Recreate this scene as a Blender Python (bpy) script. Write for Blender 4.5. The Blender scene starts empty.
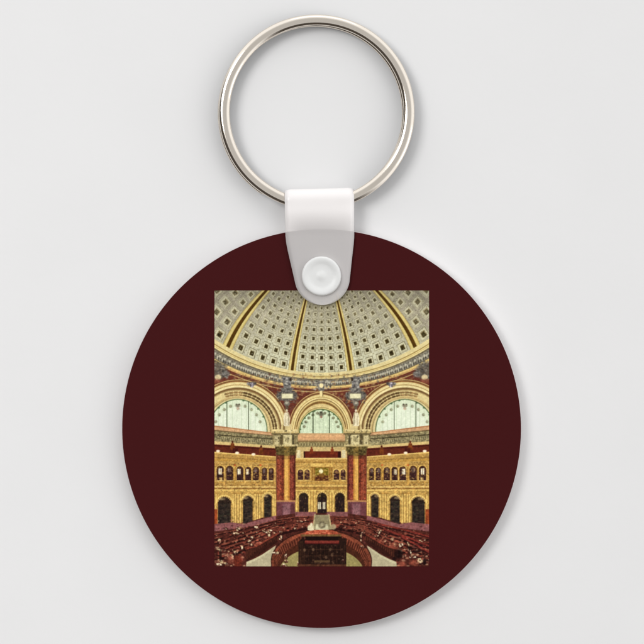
import bpy, bmesh, math
import numpy as np
from mathutils import Vector

# ---- settings: light strengths and base colours
WORLD = 1.20
LAMPS = [
    ('key_softbox', (-54, 28, 76), (0, 0, 0), 40, 35500, (1, .99, .98)),
    ('top_softbox', (4, 70, 44), (0, 0, 0), 40, 2600, (1, .98, .95), 14),
    ('fill_softbox', (70, -14, 40), (0, 0, 0), 30, 5000, (1, .95, .87)),
]
TABLE = (.80, .80, .80)
MAROON = (.0525, .0066, .0073)
PRINT_GAIN = 1.0
RINGCOL = (.81, .74, .65); RINGROUGH = .10
RING_TILT = -1.2; RING_Z = .145
STRAPCOL = (.965, .934, .922); STRAP_TL = .08; STRAP_A = .565
SNAPCOL = (.755, .76, .75)

scene = bpy.context.scene
C = scene.collection

# ------------------------------------------------------------ camera, light, exposure   (1 unit = 1 cm)
K = 5.7/398.0                    # size of one photo pixel on the table
D = 34.0                         # camera height
def P(px, py, z=0.0):
    s = (D-z)/D
    return Vector(((px-322)*K*s, (322-py)*K*s, z))

cam = bpy.data.objects.new('camera', bpy.data.cameras.new('camera'))
C.objects.link(cam)
cam.location = (0, 0, D)
cam.data.sensor_width = 36; cam.data.sensor_height = 36
cam.data.lens = 18/((322*K)/D)
cam.data.clip_start = .1; cam.data.clip_end = 500
scene.camera = cam

scene.view_settings.view_transform = 'Standard'
scene.view_settings.look = 'None'
scene.view_settings.exposure = 0.0
scene.view_settings.gamma = 1.0
scene.render.engine = 'CYCLES'
scene.cycles.use_denoising = True
scene.cycles.max_bounces = 12
scene.cycles.transparent_max_bounces = 16
scene.cycles.caustics_reflective = False

world = bpy.data.worlds.new('World'); scene.world = world; world.use_nodes = True
wn = world.node_tree; wl = wn.links
bg = wn.nodes['Background']
bg.inputs['Strength'].default_value = WORLD
# a pale studio, darker behind the photographer (lower left, half-way up) and right overhead
def wmath(op, *ins):
    n = wn.nodes.new('ShaderNodeMath'); n.operation = op
    for i, v in enumerate(ins):
        if isinstance(v, (int, float)): n.inputs[i].default_value = v
        else: wl.new(v, n.inputs[i])
    return n.outputs[0]
def wstep(v, a, b):
    n = wn.nodes.new('ShaderNodeMapRange'); n.interpolation_type = 'SMOOTHSTEP'
    n.inputs[1].default_value = a; n.inputs[2].default_value = b
    wl.new(v, n.inputs[0]); return n.outputs[0]
wt = wn.nodes.new('ShaderNodeTexCoord'); sx = wn.nodes.new('ShaderNodeSeparateXYZ')
wl.new(wt.outputs['Generated'], sx.inputs[0])
hyp = wmath('SQRT', wmath('ADD', wmath('MULTIPLY', sx.outputs[0], sx.outputs[0]), wmath('ADD', wmath('MULTIPLY', sx.outputs[1], sx.outputs[1]), 1e-5)))
az = wmath('DIVIDE', wmath('ADD', wmath('MULTIPLY', sx.outputs[0], -.62), wmath('MULTIPLY', sx.outputs[1], -.78)), hyp)
el = sx.outputs[2]
dark1 = wmath('MULTIPLY', wstep(az, -.05, .45), wmath('MULTIPLY', wstep(el, .0, .06), wstep(el, .94, .82)))
dark2 = wmath('MULTIPLY', wstep(el, .74, .95), .50)
amt = wmath('MAXIMUM', wmath('MULTIPLY', dark1, .97), dark2)
wm = wn.nodes.new('ShaderNodeMixRGB')
wm.inputs[1].default_value = (.97, .975, .985, 1); wm.inputs[2].default_value = (.035, .026, .018, 1)
wl.new(amt, wm.inputs[0]); wl.new(wm.outputs[0], bg.inputs['Color'])

def lamp(name, loc, target, size, power, col, size_y=None):
    d = bpy.data.lights.new(name, 'AREA'); d.shape = 'RECTANGLE'
    d.size = size; d.size_y = size_y or size; d.energy = power; d.color = col
    o = bpy.data.objects.new(name, d); C.objects.link(o)
    o.location = loc
    o.rotation_euler = (Vector(target)-Vector(loc)).to_track_quat('-Z', 'Y').to_euler()
    return o
for L in LAMPS: lamp(*L)

# ------------------------------------------------------------ helpers
def mat(name, col, rough=.5, spec=.5, metal=0., **kw):
    m = bpy.data.materials.new(name); m.use_nodes = True
    b = m.node_tree.nodes['Principled BSDF']
    b.inputs['Base Color'].default_value = (*col, 1)
    b.inputs['Roughness'].default_value = rough
    b.inputs['Specular IOR Level'].default_value = spec
    b.inputs['Metallic'].default_value = metal
    return m, m.node_tree, b
def srgb(r, g, b):
    return tuple(((c/255+.055)/1.055)**2.4 if c > 10.3 else c/255/12.92 for c in (r, g, b))
def bump(nt, b, scale, strength, dist, detail=3):
    tc = nt.nodes.new('ShaderNodeTexCoord'); n = nt.nodes.new('ShaderNodeTexNoise')
    n.inputs['Scale'].default_value = scale; n.inputs['Detail'].default_value = detail
    bp = nt.nodes.new('ShaderNodeBump'); bp.inputs['Strength'].default_value = strength
    bp.inputs['Distance'].default_value = dist
    nt.links.new(tc.outputs['Object'], n.inputs['Vector'])
    nt.links.new(n.outputs['Fac'], bp.inputs['Height'])
    nt.links.new(bp.outputs['Normal'], b.inputs['Normal'])
    return n
def obj(name, bm, m, parent=None, smooth=True):
    me = bpy.data.meshes.new(name)
    bmesh.ops.recalc_face_normals(bm, faces=bm.faces)
    bm.to_mesh(me); bm.free()
    if smooth:
        for p in me.polygons: p.use_smooth = True
    me.materials.append(m)
    o = bpy.data.objects.new(name, me); C.objects.link(o)
    if parent: o.parent = parent
    return o
def thing(name, label, cat, loc=(0, 0, 0)):
    o = bpy.data.objects.new(name, None); C.objects.link(o)
    o.location = loc; o['label'] = label; o['category'] = cat
    o.empty_display_size = .3
    return o
def lathe(prof, seg=128):            # (radius, z) pairs; radius 0 closes at the axis
    bm = bmesh.new(); rings = []
    for r, z in prof:
        if r < 1e-6: rings.append([bm.verts.new((0, 0, z))])
        else: rings.append([bm.verts.new((r*math.cos(2*math.pi*i/seg), r*math.sin(2*math.pi*i/seg), z)) for i in range(seg)])
    for a, b in zip(rings, rings[1:]):
        for i in range(seg):
            j = (i+1) % seg
            if len(a) == 1: bm.faces.new((a[0], b[i], b[j]))
            elif len(b) == 1: bm.faces.new((a[i], b[0], a[j]))
            else: bm.faces.new((a[i], b[i], b[j], a[j]))
    return bm

# ------------------------------------------------------------ the table it lies on
m_table, nt, b = mat('white_paper', TABLE, .75, .2)
n1 = bump(nt, b, 9, .10, .01, 4)
n2 = nt.nodes.new('ShaderNodeTexNoise'); n2.inputs['Scale'].default_value = .7; n2.inputs['Detail'].default_value = 5
cr = nt.nodes.new('ShaderNodeMixRGB'); cr.inputs[1].default_value = (*[c*.98 for c in TABLE], 1); cr.inputs[2].default_value = (*[min(1, c*1.02) for c in TABLE], 1)
tc = nt.nodes.new('ShaderNodeTexCoord'); nt.links.new(tc.outputs['Object'], n2.inputs['Vector'])
nt.links.new(n2.outputs['Fac'], cr.inputs[0]); nt.links.new(cr.outputs[0], b.inputs['Base Color'])
bm = bmesh.new()
bmesh.ops.create_grid(bm, x_segments=4, y_segments=4, size=45)
t = obj('table_surface', bm, m_table, smooth=False); t['kind'] = 'structure'
t['label'] = 'plain white paper covered table top under the keychain'

# ------------------------------------------------------------ the round fob
ZB, ZT = .048, .188                   # underside and top of the disc
RD = 199.9*K*(D-ZT)/D
fob = thing('keychain_fob', 'round dark maroon keychain disc printed with a domed reading hall', 'keychain', P(321.6, 428.6, 0))
m_body, nt, b = mat('clear_white_acrylic', srgb(206, 198, 198), .25, .5)
b.inputs['Subsurface Weight'].default_value = .2; b.inputs['Subsurface Radius'].default_value = (.1, .1, .1)
bv = .010
prof = [(0, ZB), (RD-.03, ZB), (RD-.008, ZB+.006), (RD, ZB+.02)]
for i in range(0, 7):
    a = i/6*math.pi/2
    prof.append((RD-bv+bv*math.cos(a), ZT-bv+bv*math.sin(a)))
prof.append((0, ZT))
corr = P(321.6, 428.6, ZT)-P(321.6, 428.6, 0)
bm = lathe(prof, 256); 
bmesh.ops.translate(bm, verts=bm.verts, vec=(corr.x, corr.y, 0))
body = obj('disc_body', bm, m_body, fob)
for e in ('x',):
    md = body.modifiers.new('edges', 'EDGE_SPLIT'); md.split_angle = math.radians(40)

m_face, nt, b = mat('maroon_print', MAROON, .6, .05)
n2 = nt.nodes.new('ShaderNodeTexNoise'); n2.inputs['Scale'].default_value = 26; n2.inputs['Detail'].default_value = 3
cr = nt.nodes.new('ShaderNodeMixRGB'); cr.inputs[1].default_value = (*[c*.95 for c in MAROON], 1); cr.inputs[2].default_value = (*[c*1.05 for c in MAROON], 1)
tc = nt.nodes.new('ShaderNodeTexCoord'); nt.links.new(tc.outputs['Object'], n2.inputs['Vector'])
nt.links.new(n2.outputs['Fac'], cr.inputs[0]); nt.links.new(cr.outputs[0], b.inputs['Base Color'])
RF = RD-.004
bm = lathe([(0, ZT+.003), (RF-.006, ZT+.003), (RF, ZT-.0035)], 256)
bmesh.ops.translate(bm, verts=bm.verts, vec=(corr.x, corr.y, 0))
obj('printed_face', bm, m_face, fob, smooth=False)

# ------------------------------------------------------------ the printed picture, drawn as colours on a fine grid
PX0, PY0, PX1, PY1 = 214.5, 290.5, 429.0, 566.3
SS = 6
PW, PH = int((PX1-PX0)*SS), int((PY1-PY0)*SS)
MX = 642.6                                   # mirror axis * 2

def paint_picture():
    rng = np.random.default_rng(7)
    img = np.zeros((PH, PW, 3))
    gx = PX0 + (np.arange(PW)+.5)/SS
    gy = PY0 + (np.arange(PH)+.5)/SS

    def noise(step):
        h, w = int(PH/step)+3, int(PW/step)+3
        g = rng.standard_normal((h, w))
        yy = np.arange(PH)/step; xx = np.arange(PW)/step
        y0 = yy.astype(int); x0 = xx.astype(int)
        fy = (yy-y0)[:, None]; fx = (xx-x0)[None, :]
        fy = fy*fy*(3-2*fy); fx = fx*fx*(3-2*fx)
        a = g[y0][:, x0]*(1-fx)+g[y0][:, x0+1]*fx
        b = g[y0+1][:, x0]*(1-fx)+g[y0+1][:, x0+1]*fx
        return a*(1-fy)+b*fy
    N2, N4, N9, N20 = noise(3.2), noise(6), noise(12), noise(36)

    mirror = [False]
    def fx_(x): return MX-x if mirror[0] else x

    def box(x0, x1, y0, y1):
        a = max(0, int((x0-PX0)*SS)-1); b = min(PW, int((x1-PX0)*SS)+2)
        c = max(0, int((y0-PY0)*SS)-1); d = min(PH, int((y1-PY0)*SS)+2)
        if b <= a or d <= c: return None
        return slice(c, d), slice(a, b), gx[a:b][None, :], gy[c:d][:, None]

    def put(sl, mask, col, n=0., al=1.):
        col = np.array(col, float)
        reg = img[sl]
        c = np.broadcast_to(col, reg.shape).copy()
        if n:
            c *= (1 + n*(.40*N4[sl]+.30*N9[sl]))[..., None]
        m = mask[..., None]*al
        img[sl] = reg*(1-m)+c*m

    def poly(pts, col, n=0., al=1., raw=False):
        P = [((x if raw else fx_(x)), y) for x, y in pts]
        xs = [p[0] for p in P]; ys = [p[1] for p in P]
        r = box(min(xs), max(xs), min(ys), max(ys))
        if r is None: return
        s0, s1, X, Y = r
        ins = np.zeros((Y.shape[0], X.shape[1]), bool)
        for (xa, ya), (xb, yb) in zip(P, P[1:]+P[:1]):
            if ya == yb: continue
            c = (Y >= min(ya, yb)) & (Y < max(ya, yb)) & (X < xa+(Y-ya)*(xb-xa)/(yb-ya))
            ins ^= c
        put((s0, s1), ins.astype(float), col, n, al)

    def rect(x0, y0, x1, y1, col, n=0., al=1.):
        poly([(x0, y0), (x1, y0), (x1, y1), (x0, y1)], col, n, al)

    def ell(cx, cy, rx, ry, col, n=0., al=1., soft=.0, ymax=None):
        cx = fx_(cx)
        r = box(cx-rx*1.6, cx+rx*1.6, cy-ry*1.6, cy+ry*1.6)
        if r is None: return
        s0, s1, X, Y = r
        d = np.sqrt(((X-cx)/rx)**2+((Y-cy)/ry)**2)
        m = np.clip((1-d)/soft+.5, 0, 1) if soft else (d < 1).astype(float)
        if ymax is not None: m = m*(Y < ymax)
        put((s0, s1), m, col, n, al)

    def line(pts, w, col, n=0., al=1.):
        P = [(fx_(x), y) for x, y in pts]
        xs = [p[0] for p in P]; ys = [p[1] for p in P]
        r = box(min(xs)-w, max(xs)+w, min(ys)-w, max(ys)+w)
        if r is None: return
        s0, s1, X, Y = r
        best = np.full((Y.shape[0], X.shape[1]), 1e9)
        for (xa, ya), (xb, yb) in zip(P, P[1:]):
            L = (xb-xa)**2+(yb-ya)**2+1e-9
            t = np.clip(((X-xa)*(xb-xa)+(Y-ya)*(yb-ya))/L, 0, 1)
            best = np.minimum(best, (X-xa-t*(xb-xa))**2+(Y-ya-t*(yb-ya))**2)
        put((s0, s1), (best < (w/2)**2).astype(float), col, n, al)

    def speckle(x0, y0, x1, y1, cnt, cols, wx=(.5, 1.4), wy=(.4, 1.0), al=.8):
        for _ in range(cnt):
            x = rng.uniform(x0, x1); y = rng.uniform(y0, y1)
            ell(x, y, rng.uniform(*wx), rng.uniform(*wy), cols[rng.integers(len(cols))], 0, al*rng.uniform(.5, 1), .5)

    def both(fn):
        for m in (False, True):
            mirror[0] = m; fn(); mirror[0] = False

    # ---- dome in true perspective
    F, D0, YH, CX = 172.7, 1.30, 444.5, 321.4
    def proj(th, r, h):
        z = D0 + r*math.cos(th)
        return CX + F*r*math.sin(th)/z, YH - F*h/z
    rp = np.array([1.0, .93, .8, .66, .527, .415, .3, .2, .1, 0.])
    hp = np.array([.0, .10, .234, .330, .406, .475, .525, .56, .585, .60])
    cf = np.polyfit(rp, hp, 4); cf[-1] += -np.polyval(cf, 1.0)
    def dome_h(r): return .92 + float(np.polyval(cf, r))
    def dp(th, r): return proj(th, r, dome_h(r))
    R_ = math.radians
    # sheet
    sky_rows = [np.array([178, 170, 140])]
    put((slice(0, PH), slice(0, PW)), np.ones((PH, PW)), (120, 75, 55), .1)
    X = gx[None, :]; Y = gy[:, None]
    dome_shade = np.clip((Y-296)/72, 0, 1)*np.ones_like(X) - .45*np.clip((np.abs(X-321)-52)/60, 0, 1)
    dome_shade = np.clip(dome_shade, 0, 1)[..., None]
    dc = np.array([158, 150, 130])*(1-dome_shade)+np.array([210, 209, 178])*dome_shade
    dc = dc*(1+.02*N4+.03*N2+.02*N20)[..., None]
    edge = [proj(R_(t), 1, .92) for t in range(-90, 91, 3)]
    ey = np.interp(gx, [p[0] for p in edge], [p[1] for p in edge])
    msk = (Y < ey[None, :]+.5)[..., None]
    img[:] = np.where(msk, dc, img)

    # coffer rows measured on the middle column
    rows_y = [368.3, 357.7, 348.4, 338.9, 329.9, 322.1, 314.8, 308.1, 302., 296.5, 291.5]
    rr = np.linspace(.999, .1, 900); yy = np.array([dp(0, r)[1] for r in rr])
    rows_r = [float(np.interp(-y, -yy, rr)) for y in rows_y]
    dr = [abs(rows_r[max(i-1, 0)]-rows_r[i]) or abs(rows_r[0]-rows_r[1]) for i in range(len(rows_r))]
    dr[0] = abs(rows_r[0]-rows_r[1])
    def quad(th, r, a, b):                # a in units of col spacing, b of row spacing
        return [dp(th-a, min(r+b, .999)), dp(th+a, min(r+b, .999)), dp(th+a, r-b), dp(th-a, r-b)]
    S = R_(7.75)
    for bay in (-90, -45, 0, 45, 90):
        for c in range(-2, 3):
            th = R_(bay)+c*S
            for i, r in enumerate(rows_r):
                d = dr[i]
                x, y = dp(th, r)
                if not (205 < x < 440) or y > 375 or math.cos(th) < -.05: continue
                fade = min(1., max(.62, (y-270)/75.))
                side = abs(bay) > 60
                def mix(c1, base=(172, 165, 142)): return tuple(b+(a-b)*fade for a, b in zip(c1, base))
                # raised net between the coffers, with little bosses
                a0 = S*.33; b0 = d*.35
                if side: a0 *= 1.05
                poly(quad(th, r, a0*1.12, b0*1.12), mix((212, 209, 174)), .06)
                poly(quad(th, r, a0, b0), mix((184, 178, 148)), .05)
                q = quad(th, r, a0, b0)
                line(q+[q[0]], .45, mix((128, 120, 94)), 0, .65)
                line(q[1:]+[], .55, mix((76, 68, 48)), 0, .6)
                poly(quad(th, r, a0*.78, b0*.78), mix((206, 202, 168)), .06)
                poly(quad(th+S*.02, r, a0*.54, b0*.55), mix((122, 110, 78) if not side else (146, 128, 88)), .12)
                poly(quad(th+S*.01, r+d*.02, a0*.42, b0*.45), mix((56, 47, 22)), .35)
                for (sa, sb) in ((.5, 0), (0, .5), (.5, .5)):
                    bx, by = dp(th+S*sa, r+d*sb if r+d*sb < .995 else .995)
                    ell(bx, by, .8, .7, mix((132, 124, 92)), 0, .6*fade, .6)
                    bx, by = dp(th+S*sa*.55, r+d*sb*.9 if r+d*sb*.9 < .995 else .995)
                    ell(bx, by, .6, .6, mix((226, 222, 180)), 0, .6*fade, .6)
    keep = img.copy()
    speckle(PX0, PY0, PX1, 378, 4200, [(120, 114, 92), (96, 90, 70), (228, 224, 190), (140, 132, 106)], (.3, .6), (.3, .6), .6)
    img[:] = np.where(msk, img, keep)
    # ribs
    for t in (-67.5, -22.5, 22.5, 67.5, -112, 112):
        rs = np.linspace(.995, .12, 60)
        def band(o0, o1):
            return [dp(R_(t+o0), r) for r in rs]+[dp(R_(t+o1), r) for r in rs[::-1]]
        s = 1 if t > 0 else -1
        w = 2.75 if abs(t) < 60 else 2.9
        poly(band(-w, w), (205, 186, 118), .06)
        for o in (-w, w):
            line([dp(R_(t+o), r) for r in rs], .45, (150, 128, 74), 0, .8)
        for o in (-w*.62, w*.62):
            line([dp(R_(t+o), r) for r in rs], .4, (224, 210, 150), 0, .8)
        poly(band(-1.0, 1.0), (82, 56, 20), .12)
        line([dp(R_(t-.9*s), r) for r in rs], .5, (60, 40, 12), 0, .7)
    # the dimmer top of the dome
    sh = np.clip((312-Y)/40, 0, 1)*np.ones_like(X)*.30
    img[:] = np.where(msk, img*(1-sh[..., None]), img)

    # ---- ring cornice
    ths = [R_(t) for t in range(-88, 89, 2)]
    def ring(h0, h1, col, n=0., al=1., r=1.0):
        poly([proj(t, r, h0) for t in ths]+[proj(t, r, h1) for t in ths[::-1]], col, n, al, raw=True)
    def ringline(h, w, col, al=1.):
        line([proj(t, 1, h) for t in ths], w, col, 0, al)
    ring(.955, .91, (216, 200, 146), .06)
    ring(.912, .902, (150, 124, 70), .05)
    ring(.902, .872, (224, 206, 146), .05)
    ringline(.890, .5, (176, 150, 92), .8)
    ring(.872, .855, (110, 100, 78), .15)
    ring(.855, .775, (136, 130, 112), .2)
    for k in range(-176, 177, 3):                    # carved frieze: a running scroll
        t = R_(k*.5)
        x, y = proj(t, 1, .815+.012*math.sin(k))
        if 210 < x < 435:
            ell(x, y, 1.05, 1.5, (204, 198, 174), 0, .8, .7)
            x2, y2 = proj(t+R_(.7), 1, .800)
            ell(x2, y2, .8, 1.3, (62, 58, 52), 0, .8, .7)
            x3, y3 = proj(t+R_(.2), 1, .842)
            ell(x3, y3, .8, .6, (80, 76, 72), 0, .7, .6)
    ringline(.778, .7, (90, 80, 60), .9)
    ring(.775, .735, (214, 186, 120), .1)
    ringline(.748, .6, (170, 122, 78), .8)
    ringline(.735, .6, (120, 76, 50), .9)

    # ---- wall below the ring, symmetrical halves
    def spandrel():
        pts = [proj(t, 1, .735) for t in ths]
        low = [(x, y) for x, y in pts if x <= 322]
        poly(low+[(322, 432), (200, 432)], (104, 55, 43), .12, raw=not mirror[0])
    both(spandrel)
    for m in (False, True):                          # carving that fills most of the spandrels
        mirror[0] = m
        speckle(226, 374, 322, 412, 520, [(150, 118, 78), (196, 170, 118), (120, 108, 92), (86, 50, 40), (168, 132, 88), (96, 90, 82)], (.5, 1.6), (.4, 1.3), .7)
        mirror[0] = False
    ringline(.70, .8, (206, 178, 118), .8); ringline(.715, .6, (92, 70, 50), .7)

    def arcb(cx, cy, rx, ry, col, n=0., ymax=None, al=1.):
        ell(cx, cy, rx, ry, col, n, al, 0, ymax)

    def side_arch():
        cx, cy = 238, 430.5
        arcb(cx, cy, 51.2, 51.0, (196, 170, 112), .1, 436)
        arcb(cx, cy, 50.4, 50.2, (104, 66, 46), .1, 436)
        arcb(cx, cy, 49.6, 49.4, (150, 112, 66), .08, 436)
        arcb(cx, cy, 48.6, 48.4, (222, 204, 148), .05, 436)
        arcb(cx, cy, 46.2, 46.0, (168, 140, 88), .05, 436)
        arcb(cx, cy, 45.6, 45.2, (228, 212, 158), .05, 436)
        arcb(cx, cy, 43.6, 43.0, (120, 92, 58), .08, 436)
        arcb(cx-.3, cy+.3, 42.2, 41.2, (176, 152, 104), .08, 436)
        arcb(cx-.5, cy+.3, 41.2, 40.2, (216, 198, 142), .06, 436)
        # soffit coffers
        for a in range(-6, 112, 7):
            t = R_(a)
            for rad, w in ((38.7, 1.5), (36.1, 1.25)):
                x = cx-.5+rad*math.cos(t); y = cy-rad*.985*math.sin(t)
                if y < 434:
                    ux, uy = -math.sin(t), -math.cos(t)*.985
                    line([(x-ux*1.3, y-uy*1.3), (x+ux*1.3, y+uy*1.3)], w*1.45, (104, 82, 52) if a < 80 else (150, 122, 80), .2)
                    ell(x+.5, y+.4, .7, .5, (66, 50, 32), 0, .7 if a < 80 else .25, .6)
        arcb(cx-.6, cy+.2, 34.6, 34.4, (196, 170, 116), .07, 436)
        arcb(cx-.4, cy+.2, 33.2, 32.8, (150, 132, 88), .07, 436)
        arcb(cx-.2, cy+.2, 32.0, 32.6, (214, 196, 144), .05, 436)
        arcb(cx, cy, 29.6, 31.6, (96, 112, 78), .1, 436)
        arcb(cx, cy, 28.6, 30.6, (214, 222, 192), .03, 436)
        arcb(cx, cy+2, 24., 26., (222, 229, 204), .03, 436)
        for a in (20, 38, 55, 72, 108, 125, 142, 160):
            t = R_(a)
            x = cx+23.5*math.cos(t); y = cy-25.5*math.sin(t)
            ell(x, y, 1.5, 1.5, (120, 120, 92), .2, .8, .6)
            ell(x-.4, y-.3, .6, .6, (190, 176, 150), 0, .8, .6)
            x = cx+28.6*math.cos(t+.12); y = cy-30.6*math.sin(t+.12)
            ell(x, y, 1.2, .9, (70, 96, 64), 0, .8, .6)
        ell(cx, 405.6, 2.6, 1.6, (120, 110, 92), .3, .85, .5)
        ell(cx-1.4, 404.3, 1.0, .8, (76, 72, 58), 0, .8, .5); ell(cx+1.4, 404.3, 1., .8, (76, 72, 58), 0, .8, .5)
        ell(cx, 408.5, 1.6, 1.5, (176, 150, 128), .3, .85, .5)
        for x in range(-26, 28, 5):
            line([(cx+x*.92, 433), (cx+x*.92, 430-29*math.sqrt(max(0, 1-(x*.92/28.)**2)))], .3, (168, 186, 148), 0, .8)
        for x in (-11, 10.6):
            line([(cx+x, 433), (cx+x, 401.3)], .75, (78, 86, 62), .1)
        # keystone scroll
        ell(251.6, 384, 4.6, 2.0, (92, 88, 86), .3, .9, .4)
        ell(251.8, 385, 1.9, 2.6, (176, 168, 174), .3, 1, .5)
        ell(250.9, 385.6, .7, 1.6, (70, 64, 70), 0, .8, .5); ell(253.2, 385, .6, 1.6, (90, 84, 90), 0, .8, .5)
        ell(248, 383.3, 1.2, 1., (150, 144, 140), 0, .8, .5); ell(255.4, 383.2, 1.2, 1., (66, 62, 62), 0, .8, .5)
        # cut-off cartouche at the picture's edge
        ell(217, 371, 10, 9, (104, 98, 86), .25, .9, .3)
        ell(226, 374, 4, 3.2, (112, 108, 102), .3, .9, .4)
        speckle(212, 361, 228, 378, 60, [(64, 60, 56), (150, 146, 134), (86, 82, 76)])
        ell(218.2, 377.3, 3.1, 2.6, (206, 188, 146), .1, 1, .4)
        ell(217, 381, 5, 2.2, (150, 92, 70), .2, .6, .6)
        # sill, cornice and wall under the arch
        def sl(y0, y1, ya, yb, col, n=0., al=1.):        # band from left edge to the column
            poly([(208, y0), (276, y1), (276, yb), (208, ya)], col, n, al)
        sl(424.6, 433.4, 480, 480, (150, 132, 88), .1)
        sl(424.6, 433.0, 426.2, 434.0, (168, 112, 72), .06)
        sl(425.8, 433.6, 429.4, 435.8, (200, 158, 116), .1)
        sl(429.2, 435.6, 430.6, 436.6, (110, 92, 62), .1)
        sl(430.4, 436.4, 441.0, 446.0, (138, 127, 92), .35)
        sl(433.6, 438.6, 434.8, 439.6, (74, 66, 46), .25)
        speckle(210, 434, 274, 445, 150, [(78, 70, 50), (184, 172, 128), (100, 92, 66)], (.4, 1.2), (.3, .8), .6)
        for i in range(60):
            t = i/60; x = 212+t*62
            y = 437.2+t*4.8
            ell(x, y+rng.uniform(-1, 1), .55, .9, (88, 82, 60) if i % 2 else (180, 170, 130), 0, .7, .6)
        sl(440.6, 445.8, 444.0, 448.6, (208, 182, 122), .08)
        sl(443.8, 448.2, 452.2, 456.6, (94, 42, 30), .15)
        sl(444.6, 449.2, 445.6, 450.0, (64, 26, 20), .1)
        for x, y in ((232.6, 445.5), (261.2, 450.)):      # small bronze figures on the ledge
            ell(x, y-3.6, 1.0, 1.2, (84, 40, 24), .2, 1, .4)
            poly([(x-1.7, y-2.4), (x+1.7, y-2.4), (x+2.4, y+4), (x-2.4, y+4)], (112, 60, 30), .25)
        rect(233, 448, 238, 452.5, (70, 28, 22), .2)
        # gallery storey
        sl(451.2, 456.2, 500, 500, (184, 147, 82), .2)
        sl(451.2, 456.2, 452.4, 457.2, (226, 192, 116), .06)
        sl(456.6, 459.8, 457.6, 460.8, (150, 112, 58), .15)
        sl(458.0, 461.2, 460.4, 463., (184, 142, 70), .12)
        for i in range(40):
            t = i/40
            rect(213+t*62, 453.2+t*4.2, 213.6+t*62, 456.6+t*3.0, (166, 124, 64), 0, .7)
        for x, y in ((218.2, 451.), (237.2, 452.8), (253.5, 454.2)):   # lamp globes on the rail
            ell(x, y, 1.9, 1.3, (244, 226, 196), 0, 1, .5)
        wins = [(217.0, 223.7, 465.8, 0), (226.3, 233.2, 465.8, 1), (236.8, 243.3, 466.3, 2), (245.5, 251.1, 466.8, 3),
                (253.1, 259.0, 467, 4), (262.1, 267.0, 467.6, 5), (269.0, 273.5, 467.8, 6)]
        for xa, xb, yt, i in wins:
            c = (xa+xb)/2; h = (xb-xa)/2
            ell(c, yt+h+.2, h+1.2, h+1.3, (226, 190, 108), .1, 1, 0, yt+h+.3)
            ell(c, yt+h+.2, h+.5, h+.6, (132, 92, 40), .1, 1, 0, yt+h+.3)
            ell(c, yt+h, h, h, (66, 42, 36), .2, 1, 0, yt+h+.2)
            rect(xa, yt+h, xb, 480.3, (62, 38, 36), .3)
            rect(xb, yt+h, xb+.6, 480.4, (150, 108, 50), .1)
            if i in (0, 2, 3):
                o = -.8 if i else 0
                rect(c-h*.5+o, yt+2.4, c+h*.5+o, 474.4, (238, 226, 196), .08)
                if i == 0: rect(c-h*.2, 477.4, c+h*.6, 480.2, (206, 172, 110), .2)
            else:
                ell(c-.3, yt+h+.6, h*.5, 2.6, (136, 116, 104), .4, .8, .5)
            rect(xa, 480.2, xb, 481, (230, 198, 120), .1)
            line([(c, yt+1), (c, 479.5)], .35, (46, 28, 26), 0, .7)
        for a_, b_ in zip(wins, wins[1:]):              # half columns and shade between the windows
            xm = (a_[1]+b_[0])/2
            rect(xm-.5, 467, xm+.3, 480.4, (222, 186, 108), .15); rect(xm+.3, 467, xm+.9, 480.4, (128, 90, 44), .2, .8)
        sl(463., 465.6, 464.4, 467., (150, 112, 58), .3, .45)
        sl(483.4, 484.2, 486.0, 486.4, (164, 124, 66), .3, .5)
        speckle(214, 481, 276, 487, 120, [(140, 102, 54), (230, 196, 120), (112, 80, 44)], (.4, 1.2), (.3, .8), .6)
        for x in (234.9, 260.5):
            rect(x-.5, 462.5, x+.5, 484, (190, 146, 70), .2)
            ell(x, 465, 1.3, .8, (176, 70, 40), .2, .8, .5)
        sl(481.8, 482.6, 482.6, 483.4, (176, 134, 66), .2)
        sl(486.0, 486.4, 487.2, 487.4, (232, 200, 126), .1)
        sl(487.4, 487.6, 489.2, 489.2, (146, 106, 56), .25)
        sl(489.2, 489.4, 490.6, 490.8, (226, 190, 108), .1)
        speckle(214, 459, 276, 494, 620, [(178, 134, 66), (232, 198, 118), (160, 116, 60), (210, 172, 94), (112, 80, 44), (98, 72, 42)], (.3, 1.0), (.25, .6), .65)
        speckle(214, 494, 276, 514, 90, [(160, 120, 60), (236, 206, 126), (140, 102, 52)], (.3, .8), (.4, 1.8), .5)
        # arcade storey
        poly([(208, 490.8), (276, 490.8), (276, 516), (208, 528)], (186, 149, 82), .25)
        for x in (216.4, 233.6, 235.6, 238.4, 240.8, 255.4, 257.6, 260., 262.4, 273.4, 275.2):
            rect(x-.8, 492, x+.8, 523, (216, 182, 106), .2)
            rect(x+.6, 493, x+1.1, 523, (146, 106, 52), .15, .9)
            ell(x, 493, 1.3, .8, (166, 124, 62), .2, .9, .4)
        for xa, xb, yt, yb in ((218.2, 231.2, 496.6, 525), (243.1, 253.0, 495.6, 525), (264.2, 271.9, 493.8, 517)):
            c = (xa+xb)/2; h = (xb-xa)/2
            ell(c, yt+h, h+2, h+2, (230, 198, 116), .1, 1, 0, yt+h)
            ell(c, yt+h, h+.8, h+.8, (130, 92, 44), .2, 1, 0, yt+h)
            ell(c, yt+h, h, h, (48, 36, 30), .3, 1, 0, yt+h+.2)
            rect(xa, yt+h, xb, yb, (46, 38, 34), .35)
            speckle(xa+1, yt+3, xb-1, yb-2, 40, [(80, 66, 50), (30, 24, 24), (66, 70, 52), (96, 76, 60)], (.5, 1.6), (.4, .9), .6)
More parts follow.
